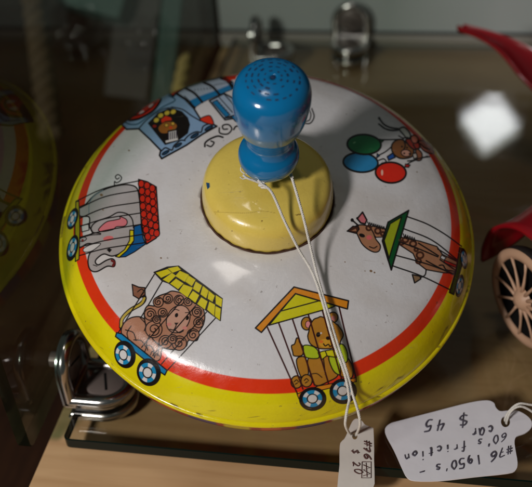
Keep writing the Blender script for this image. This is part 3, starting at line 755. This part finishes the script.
# ------------------------------------------------------------------ strings and tags
def dome_depth(x, y):
    d = RTW.T @ ray(x, y); o = RTW.T @ (CAM-TOY); rp, zp = dome_prof[::-1, 0], dome_prof[::-1, 1]
    for t in np.arange(2.6, 6, .01):
        q = o+d*t; r = math.hypot(q[0], q[1])
        zz = np.interp(r, rp, zp) if r > .3 else .44
        if r < 1.0 and q[2] < zz: return t
    return None
def path_px(ctrl):
    """control points (x, y, depth) -> smooth world curve"""
    P = [at_depth(x, y, d) for x, y, d in ctrl]
    return [tuple(p) for p in spline(P, 8)]
def twist(pts, r, n=3, pitch=.035):
    """a plied string: n strands twisted about the path"""
    P = [Vector(p) for p in pts]
    # resample
    L = [0]
    for a, b in zip(P[:-1], P[1:]): L.append(L[-1]+(b-a).length)
    m = max(12, int(L[-1]/(pitch/6))); Q = []
    arr = np.array([tuple(p) for p in P]); t = np.linspace(0, L[-1], m)
    Q = [Vector((np.interp(u, L, arr[:, 0]), np.interp(u, L, arr[:, 1]), np.interp(u, L, arr[:, 2]))) for u in t]
    datas = []
    for s in range(n):
        pts2 = []; up = None
        for i, q in enumerate(Q):
            tg = (Q[min(i+1, m-1)]-Q[max(i-1, 0)]).normalized()
            if up is None: up = tg.orthogonal().normalized()
            up = (up-tg*up.dot(tg)).normalized(); b = tg.cross(up)
            a = 2*math.pi*(t[i]/pitch+s/n)
            pts2.append(tuple(q+(up*math.cos(a)+b*math.sin(a))*r*.5))
        datas.append(tube_data(pts2, r*.58, 6))
    return merge(datas)
d0 = depth(toyw((0, -.11, .52))); 
def rimdepth(x, y):
    # depth of the toy's rim plane under a pixel
    d = RTW.T @ ray(x, y); o = RTW.T @ (CAM-TOY); t = (.03-o[2])/d[2]; return t
dr = rimdepth(345, 392)-.03
print('depths', d0, dr)
def dl(t): return 1/((1-t)/d0+t/dr)
tag1 = empty('price_tag', Vector(on_z(357, 455, .03)), 'small price tag reading $20, on the string tied to the blue knob', 'price tag')
def attach(o, root):
    """part meshes are written in world coordinates; hang them on their thing without moving them"""
    o.parent = root; bpy.context.view_layer.update(); o.matrix_parent_inverse = root.matrix_world.inverted(); return o
stA = [(258, 180), (262, 184), (272, 193), (284, 220), (299, 250), (312, 272), (322, 300), (333, 340), (345, 375), (349, 397)]
stB = [(292, 178), (297, 195), (304, 220), (311, 250), (319, 282), (328, 312), (338, 345), (347, 372), (352, 392)]
pA = [(x, y, dl(max(0, (y-185)/(395-185)))) for x, y in stA]
pB = [(x, y, dl(max(0, (y-185)/(395-185)))+.0) for x, y in stB]
def lift(pp):
    out = []
    for x, y, d in pp:
        q = dome_depth(x, y) if y > 195 else None
        out.append((x, y, min(d, q-.055) if q else min(d, dr-.05)))
    return out
pA = lift(pA); pB = lift(pB)
zt = 0
thole = on_z(352.5, 430, .075); dh = depth(thole)
pA += [(348.5, 404, dr-.09), (346.5, 413, dr-.11), (345.5, 425, min(dr, dh)-.06), (350, 434, dh-.02), (355, 436, dh+.01)]
pB += [(355, 401, dr-.09), (358, 411, dr-.11), (360, 424, min(dr, dh)-.06), (357, 433, dh-.02), (354.5, 437, dh+.01)]
v, f = merge([twist(path_px(pA), .0062, 3, .026), twist(path_px(pB), .0062, 3, .026)])
# loop round the knob's stem and the frayed knot
loop = [toyw((.074*math.cos(a), .074*math.sin(a), .508+.004*math.sin(3*a))) for a in np.linspace(0, 2*math.pi, 40)]
kd = d0
knot = []
def knotpts(seed, cx, cy):
    r_ = random.Random(seed)
    return path_px([(cx+r_.uniform(-3, 3), cy+r_.uniform(-2, 2), kd-.01+r_.uniform(-.012, .012)) for _ in range(7)])
v2, f2 = merge([twist(loop, .0065), tube_data(knotpts(1, 262, 184), .006, 6), tube_data(knotpts(2, 264, 186), .0055, 6),
                tube_data(path_px([(262, 184, kd), (255, 181, kd-.02), (247, 178, kd-.03), (243, 175, kd-.03)]), .0055, 6),
                tube_data(path_px([(262, 184, kd), (254, 177, kd-.02), (246, 173, kd-.03)]), .005, 6),
                tube_data(path_px([(247, 178, kd-.03), (243, 179, kd-.03), (240, 177, kd-.035)]), .003, 5), tube_data(path_px([(245, 174, kd-.03), (241, 171, kd-.03), (241, 167, kd-.035)]), .0028, 5),
                twist(path_px([(290, 172, kd+.03), (292, 178, kd)]), .0085)])
s_ = mesh_obj('string', *merge([(v, f), (v2, f2)]), M_str); attach(s_, tag1)
def on_plane(x, y, p0, nrm):
    d = ray(x, y); return CAM+d*((np.array(p0)-CAM)@nrm)/(d@nrm)
def card(outline_px, hole_px, hole_r, p0, nrm, t, root, m=M_paper, curl=0):
    nrm = np.array(nrm)/np.linalg.norm(nrm)
    P = [on_plane(x, y, p0, nrm) for x, y in outline_px]
    H = [on_plane(hole_px[0]+hole_r[0]*math.cos(a), hole_px[1]+hole_r[1]*math.sin(a), p0, nrm) for a in np.linspace(0, 2*math.pi, 20, endpoint=False)]
    bm = bmesh.new()
    vo = [bm.verts.new(tuple(p)) for p in P]; vh = [bm.verts.new(tuple(p)) for p in H]
    eo = [bm.edges.new((vo[i], vo[(i+1) % len(vo)])) for i in range(len(vo))]
    eh = [bm.edges.new((vh[i], vh[(i+1) % len(vh)])) for i in range(len(vh))]
    bmesh.ops.triangle_fill(bm, use_beauty=True, edges=eo+eh, normal=tuple(nrm))
    r = bmesh.ops.extrude_face_region(bm, geom=list(bm.faces))
    for v_ in r['geom']:
        if isinstance(v_, bmesh.types.BMVert): v_.co -= Vector(nrm)*t
    bmesh.ops.recalc_face_normals(bm, faces=bm.faces)
    o = bm_obj('card', bm, m); attach(o, root)
    ring = [tuple(h+nrm*.001) for h in H]
    return o, nrm
def smooth_px(pts): return [tuple(p) for p in spline(pts, 5, True)]
# pen strokes -------------------------------------------------
GLY = {
 '#': [[(.3, 0), (.45, 1)], [(.65, 0), (.8, 1)], [(.1, .35), (.95, .38)], [(.12, .68), (1, .72)]],
 '7': [[(.05, .95), (.8, 1), (.35, 0)], [(.25, .5), (.7, .52)]],
 '6': [[(.75, 1), (.3, .7), (.1, .3), (.35, 0), (.75, .2), (.6, .5), (.2, .35)]],
 '1': [[(.4, 1), (.4, 0)]],
 '9': [[(.75, .8), (.4, 1), (.15, .75), (.4, .5), (.75, .75), (.7, .3), (.5, 0)]],
 '5': [[(.85, 1), (.3, 1), (.2, .6), (.6, .6), (.75, .3), (.5, .02), (.1, .08)]],
 '0': [[(.45, 1), (.12, .6), (.25, .05), (.6, .05), (.8, .55), (.45, 1)]],
 '2': [[(.1, .8), (.4, 1), (.75, .75), (.5, .35), (.1, 0), (.5, .06), (.9, .02)]],
 '4': [[(.3, 1), (.1, .45), (.8, .48)], [(.7, .95), (.6, 0)]],
 '$': [[(.8, .8), (.4, .9), (.15, .7), (.5, .5), (.8, .3), (.5, .08), (.1, .2)], [(.55, 1.08), (.42, -.1)]],
 "'": [[(.4, 1.05), (.3, .8)]], '-': [[(.1, .42), (.8, .45)]], ' ': [],
 's': [[(.7, .5), (.4, .6), (.25, .45), (.6, .25), (.5, .02), (.1, .08)]],
 'f': [[(.8, .95), (.5, 1), (.4, .5), (.35, -.2)], [(.15, .5), (.75, .55)]],
 'r': [[(.2, .55), (.25, 0)], [(.23, .3), (.45, .55), (.75, .52)]],
 'i': [[(.4, .5), (.4, 0)], [(.4, .78), (.42, .84)]],
 'c': [[(.75, .45), (.45, .58), (.15, .3), (.4, .02), (.75, .1)]],
 't': [[(.4, .95), (.38, .1), (.6, 0)], [(.15, .6), (.75, .62)]],
 'o': [[(.45, .55), (.15, .3), (.4, 0), (.75, .28), (.45, .55)]],
 'n': [[(.15, .52), (.2, 0)], [(.18, .3), (.45, .55), (.65, .4), (.72, 0)]],
 'a': [[(.7, .5), (.4, .56), (.15, .25), (.4, 0), (.68, .3), (.7, .52), (.78, 0)]],
}
def write(lines, w, m, root, p0, nrm):
    """lines: (text, pixel start, advance vector, up vector) all in picture units on the card's plane"""
    rr = random.Random(4)
    for txt, st, adv, up in lines:
        x, y = st; datas = []
        for ch in txt:
            jx, jy = rr.uniform(-.1, .1), rr.uniform(-.14, .14); sl_ = rr.uniform(.05, .3); sz = rr.uniform(.88, 1.15)
            for s in GLY[ch]:
                pts = [(x+adv[0]*.86*(px*sz+sl_*py-.1)+up[0]*(py*sz+jy), y+adv[1]*.86*(px*sz+sl_*py-.1)+up[1]*(py*sz+jy)) for px, py in s]
                if len(pts) > 2: pts = [tuple(q) for q in spline(pts, 5)]
                W = [on_plane(a, b, p0, nrm)+nrm*.0022 for a, b in pts]
                n_w = len(W); wv = rr.uniform(.75, 1.3); datas.append(tube_data([tuple(q) for q in W], w, 5, radii=[w*wv*(.75+.5*math.sin(.5+2.2*i_/max(1, n_w-1))) for i_ in range(n_w)]))
            x += adv[0]; y += adv[1]
        o = mesh_obj('handwriting', *merge(datas), m); attach(o, root)
# small tag: hangs by its string from the rim and rests on the shelf edge
pl0 = on_z(352.5, 430, .075); pl1 = on_z(357, 487, .012)
n1 = np.cross(np.array([1., .06, 0]), pl1-pl0); n1 = n1/np.linalg.norm(n1); n1 = n1 if n1@(CAM-pl0) > 0 else -n1
out1 = [(347.2, 433), (352, 422), (356.5, 418.5), (362, 421), (365, 424.5), (372, 427.5), (373.5, 431), (374, 460), (371.5, 492), (339.8, 494), (339.5, 465), (339.8, 446), (341.5, 441.5), (344.5, 438.5)]
card([tuple(p) for p in spline(out1, 3, True)], (354.8, 436), (2.7, 3.4), pl0, n1, .006, tag1, M_paper2)
write([('$ 20', (352.5, 449.5), (0.4, 6.4), (7.6, 0.2)), ('#76', (363.5, 440), (0.4, 7.0), (6.8, 0.2))], .0024, M_inkr, tag1, pl0, n1)
datas = []
def scrib(px, w=.0018):
    W = [on_plane(a, b, pl0, n1)+n1*.0024 for a, b in px]; datas.append(tube_data([tuple(q) for q in W], w, 5))
scrib([(362, 462), (371, 462), (371, 478), (361.5, 478), (362, 462)]); scrib([(363, 465), (370, 468), (363, 470), (370, 474), (363, 476)]); scrib([(366, 463), (367, 477)])
o = mesh_obj('scribble', *merge(datas), M_inkr); attach(o, tag1)
# large tag lying on the shelf, upside down to us
c0 = on_z(440, 440, .03); n2 = np.array([-.03, -.05, 1.]); n2 /= np.linalg.norm(n2)
tag2 = empty('price_tag', Vector(on_z(445, 440, .0)), 'large white scalloped price tag lying upside down on the glass, reading $45', 'price tag')
out2 = [(390, 423.5), (400, 420.5), (440, 410), (470, 402.5), (487, 400.3), (494, 403), (495.5, 407), (500, 411), (508, 410.5), (517, 410.5), (526, 415), (531.5, 421), (531, 428), (525, 433), (517, 436),
        (514.5, 441), (515.5, 450), (517.5, 462), (516, 469.5), (508, 473), (475, 476.5), (440, 480.5), (415, 480.5), (407, 477), (402, 468), (394, 450), (387, 437), (385, 429)]
card([tuple(p) for p in spline(out2, 3, True)], (505.5, 421.5), (4.6, 5.6), c0, n2, .006, tag2)
write([("#76 1950's -", (512, 446.5), (-8.0, 1.9), (1.5, 8.4)), ("60's friction", (506, 433), (-8.1, 1.75), (1.3, 8.6)), ('car', (492, 424.5), (-8, 1.6), (1.6, 11.0)), ('$ 45', (467, 412), (-11.5, 2.9), (1.2, 11.5))],
      .0028, M_ink, tag2, c0, n2)
dt = depth(on_z(505, 421, .03))
v, f = merge([twist(path_px([(506, 426, dt+.02), (507, 420, dt-.02), (511, 411, dt-.06), (519, 406.5, dt-.07), (528, 409, dt-.06), (545, 420, dt-.03), (575, 432, dt)]), .0058, 3, .026),
              twist(path_px([(504, 425, dt+.03), (506, 416, dt-.01), (512, 408, dt-.05), (520, 403.5, dt-.06), (532, 405, dt-.05), (555, 408, dt-.03), (580, 420, dt)]), .0055, 3, .026)])
o = mesh_obj('string', v, f, M_str); attach(o, tag2)

# ------------------------------------------------------------------ toy cars
def toy_wheel(parent, c, nrm, R):
    """spoked wheel, axis nrm"""
    nrm = Vector(nrm).normalized(); q = Vector((0, 0, 1)).rotation_difference(nrm)
    def tr(p): return tuple(Vector(c)+q @ Vector(p))
    root = None
    vs, fs = lathe_data([(R*.86, -.035), (R*.97, -.03), (R, -.01), (R, .01), (R*.97, .03), (R*.9, .035)], 64)
    w = mesh_obj('wheel', [tr(p) for p in vs], fs, M_tyre, parent)
    # tan rim, hub and twelve flat spokes
    vs, fs = lathe_data([(R*.985, .030), (R*.96, .040), (R*.88, .046), (R*.80, .040), (R*.79, .028)], 64)
    mesh_obj('rim', [tr(p) for p in vs], fs, M_cream, w)
    vs, fs = lathe_data([(0, .075), (R*.10, .072), (R*.16, .06), (R*.22, .044), (R*.25, .034)], 40)
    mesh_obj('hub', [tr(p) for p in vs], fs, M_cream, w)
    for k in range(12):
        a = 2*math.pi*k/12+.1
        pts = [tr((r*R*math.cos(a), r*R*math.sin(a), z)) for r, z in ((.18, .042), (.4, .036), (.6, .034), (.82, .036))]
        tube('spoke', pts, .011, M_cream, w, 8, radii=[.011, .0075, .006, .009])
    vs, fs = lathe_data([(R*.80, .028), (R*.4, .0), (0, .0)], 40)
    mesh_obj('backing_disc', [tr(p) for p in vs], fs, M_dark, w)
    return w
def sweep(path, widths, side, thick=.02, crown=.03, tilt=0):
    """a fender: a strip following path, spread along side, slightly crowned"""
    P = [Vector(p) for p in path]; s = Vector(side).normalized(); n = len(P); m = 9; vs = []
    for lay in (0, 1):
        for i, p in enumerate(P):
            t = (P[min(i+1, n-1)]-P[max(i-1, 0)]).normalized(); up = s.cross(t).normalized()
            if up.z < 0 and False: up = -up
            for j in range(m):
                u = j/(m-1)*2-1
                vs.append(tuple(p+s*(u*widths[i]/2)+up*(crown*(1-abs(u)**2.2)-lay*thick)+Vector((0, 0, tilt*(u+1)/2))))
    N = n*m; fs = []
    for i in range(n-1):
        for j in range(m-1):
            a = i*m+j; fs.append((a, a+1, a+m+1, a+m)); fs.append((N+a, N+a+m, N+a+m+1, N+a+1))
    for i in range(n-1):
        for j in (0, m-1):
            a = i*m+j; fs.append((a, a+m, N+a+m, N+a))
    for j in range(m-1):
        for i in (0, n-1):
            a = i*m+j; fs.append((a, N+a, N+a+1, a+1))
    return vs, fs
WX = Vector((kx(1.225), ky(-.235), .262*KS)); az = math.radians(212)
wn = Vector((math.cos(az), math.sin(az), 0)); fwd = Vector((-wn.y, wn.x, 0))
if fwd.y < 0: fwd = -fwd                           # the car's nose points to the back left
car = empty('toy_car', WX-Vector((0, 0, .262*KS)), 'red toy car with sharp tan spoked wheel, at right above the large tag', 'toy car')
def local(o, root): o.location = -root.location; return o
W1 = toy_wheel(None, WX, wn, .243*KS); attach(W1, car)
W2 = toy_wheel(None, WX-fwd*1.15, wn, .243*KS); attach(W2, car)
inn = -wn
def cp(f_, up, s_): return tuple(Vector((WX.x, WX.y, 0))+fwd*f_+inn*s_+Vector((0, 0, up)))
sF = .14; arc = spline([cp(a_, b_, sF) for a_, b_ in ((.345, .27), (.345, .37), (.28, .52), (.12, .63), (-.10, .645), (-.29, .55), (-.45, .34), (-.62, .19), (-.85, .16))], 6)
v, f = sweep([tuple(p) for p in arc], [.35]*len(arc), inn, .02, .03, .17)
o = mesh_obj('fender', v, f, M_red); attach(o, car)
def bodypart(name, f0, f1, s0, s1, z0, z1, m, bev=.05):
    bm = box_bm(f0, f1, s0, s1, z0, z1, bev=bev)
    X = Matrix(((fwd.x, inn.x, 0, WX.x), (fwd.y, inn.y, 0, WX.y), (0, 0, 1, 0), (0, 0, 0, 1)))
    bm.transform(X); bmesh.ops.recalc_face_normals(bm, faces=bm.faces)
    o = bm_obj(name, bm, m, smooth=True); attach(o, car); return o
bodypart('hood', -.25, .28, .20, .62, .22, .62, M_red, .09); bodypart('body', -1.45, -.30, .16, .66, .20, .72, M_red, .07)
bodypart('running_board', -.85, -.35, .02, .16, .14, .17, M_red, .01)
# second red toy far back at the right edge
t2 = empty('toy_vehicle', Vector((1.75, 1.9, 0)), 'blurred red toy with long pointed fender at the upper right corner', 'toy vehicle')
def A3(x, y, yy):
    d = ray(x, y); return tuple(CAM+d*(yy-CAM[1])/d[1])
p2 = spline([A3(460, 28, 2.25), A3(484, 36, 2.15), A3(508, 48, 2.03), A3(528, 64, 1.93), A3(548, 84, 1.84), A3(575, 112, 1.75), A3(610, 150, 1.6)], 6)
n_ = len(p2); wd = [max(.05, .05+.24*min(1, (i/(n_*.55)))) for i in range(n_)]
v, f = sweep([tuple(p) for p in p2], wd, (.86, .5, -.1), .025, .03)
o = mesh_obj('fender', v, f, M_red); attach(o, t2)
wc = Vector(tuple(on_z(562, 152)))+Vector((0, 0, .28)); ww = toy_wheel(None, wc, (-1, -.25, 0), .26); attach(ww, t2)
bmx = box_bm(1.62, 2.3, 1.3, 2.2, .12, .5, bev=.08); o = bm_obj('body', bmx, M_red, smooth=True); attach(o, t2)
bmx = box_bm(1.66, 2.2, 0.3+.85, 1.28, .12, .45, bev=.05); o = bm_obj('bumper', bmx, M_red, smooth=True); attach(o, t2)

# ------------------------------------------------------------------ things in the dark beyond the left panel
def post(name, px0, px1, dep0, dep1, r, m, label, cat, seg=12, square=False):
    a, b = at_depth(*px0, dep0), at_depth(*px1, dep1)
    if square:
        d = Vector(b-a); L = d.length; bm = box_bm(-r, r, -r*.5, r*.5, 0, L, bev=.02)
        q = Vector((0, 0, 1)).rotation_difference(d.normalized())
        bm.transform(Matrix.Translation(Vector(a)) @ q.to_matrix().to_4x4()); o = bm_obj(name, bm, m, smooth=False)
    else: o = tube(name, [tuple(a+(b-a)*t) for t in np.linspace(0, 1, 12)], r, m, None, seg)
    tag(o, label, cat); return o
post('teal_strip', (157, 150), (180, -60), 7.2, 7.4, .085, M_teal, 'blurred teal upright strip in the dark above the printed steam engine', 'post', square=True)
post('teal_shape', (92, 15), (110, -50), 7.6, 7.6, .28, M_teal, 'blurred teal shape at the top left in the dark', 'box', square=True)  # plain teal block for an unidentified background shape
post('wooden_post', (128, 100), (150, -60), 7.8, 7.8, .20, M_brown, 'blurred brown wooden post left of the teal strip', 'post', square=True)
ra, rb = at_depth(51, 136, 7.0), at_depth(26, -60, 7.3)
pts = [tuple(ra+(rb-ra)*t) for t in np.linspace(0, 1, 30)]
v, f = twist(pts, .10, 2, .22)
o = mesh_obj('twisted_rope', v, f, M_rope); tag(o, 'blurred pale twisted rope hanging at the upper left', 'rope')
ra, rb = at_depth(178, 92, 6.9), at_depth(186, 56, 7.0)
v, f = twist([tuple(ra+(rb-ra)*t) for t in np.linspace(0, 1, 12)], .055, 2, .2)
o = mesh_obj('straw_twist', v, f, M_yrope); tag(o, 'blurred short straw coloured twist beside the teal strip', 'rope')

# ------------------------------------------------------------------ light
def area(name, loc, target, size, power, color, sy=None):
    l = bpy.data.lights.new(name, 'AREA'); l.shape = 'RECTANGLE'; l.size = size; l.size_y = sy or size; l.energy = power; l.color = color
    o = bpy.data.objects.new(name, l); COL.objects.link(o); o.location = loc
    o.rotation_euler = (Vector(target)-Vector(loc)).to_track_quat('-Z', 'Y').to_euler(); return o
area('key_lamp', Vector((-.37, -.74, .55))*11, (0, 0, .3), 1.3, 640, (1, .965, .94))
area('ceiling_lamp', (-.6, -.6, 14), (0, 0, 0), 1.4, 60, (1, .93, .86))
# lamp seen mirrored in the shelf
dd = Vector((.072, .861, .503)); g = Vector(on_z(490, 120)); wl_ = g+dd*7
o = area('window_lamp', wl_, g, .62, .15, (.95, .97, 1.0)); o.data.spread = math.radians(28); o.rotation_euler.rotate_axis('Z', math.radians(40))
w = bpy.data.worlds.new('World'); sc.world = w; w.use_nodes = True
nt = w.node_tree; bg = nt.nodes['Background']; bg.inputs[0].default_value = (.80, .95, .90, 1); bg.inputs[1].default_value = .048

sc.view_settings.view_transform = 'Standard'; sc.view_settings.look = 'None'; sc.view_settings.gamma = 1; sc.view_settings.exposure = .25
sc.render.engine = 'CYCLES'
sc.cycles.max_bounces = 10; sc.cycles.transparent_max_bounces = 12; sc.cycles.caustics_reflective = False
sc.cycles.use_denoising = True
sc.render.resolution_x = 1024; sc.render.resolution_y = 937
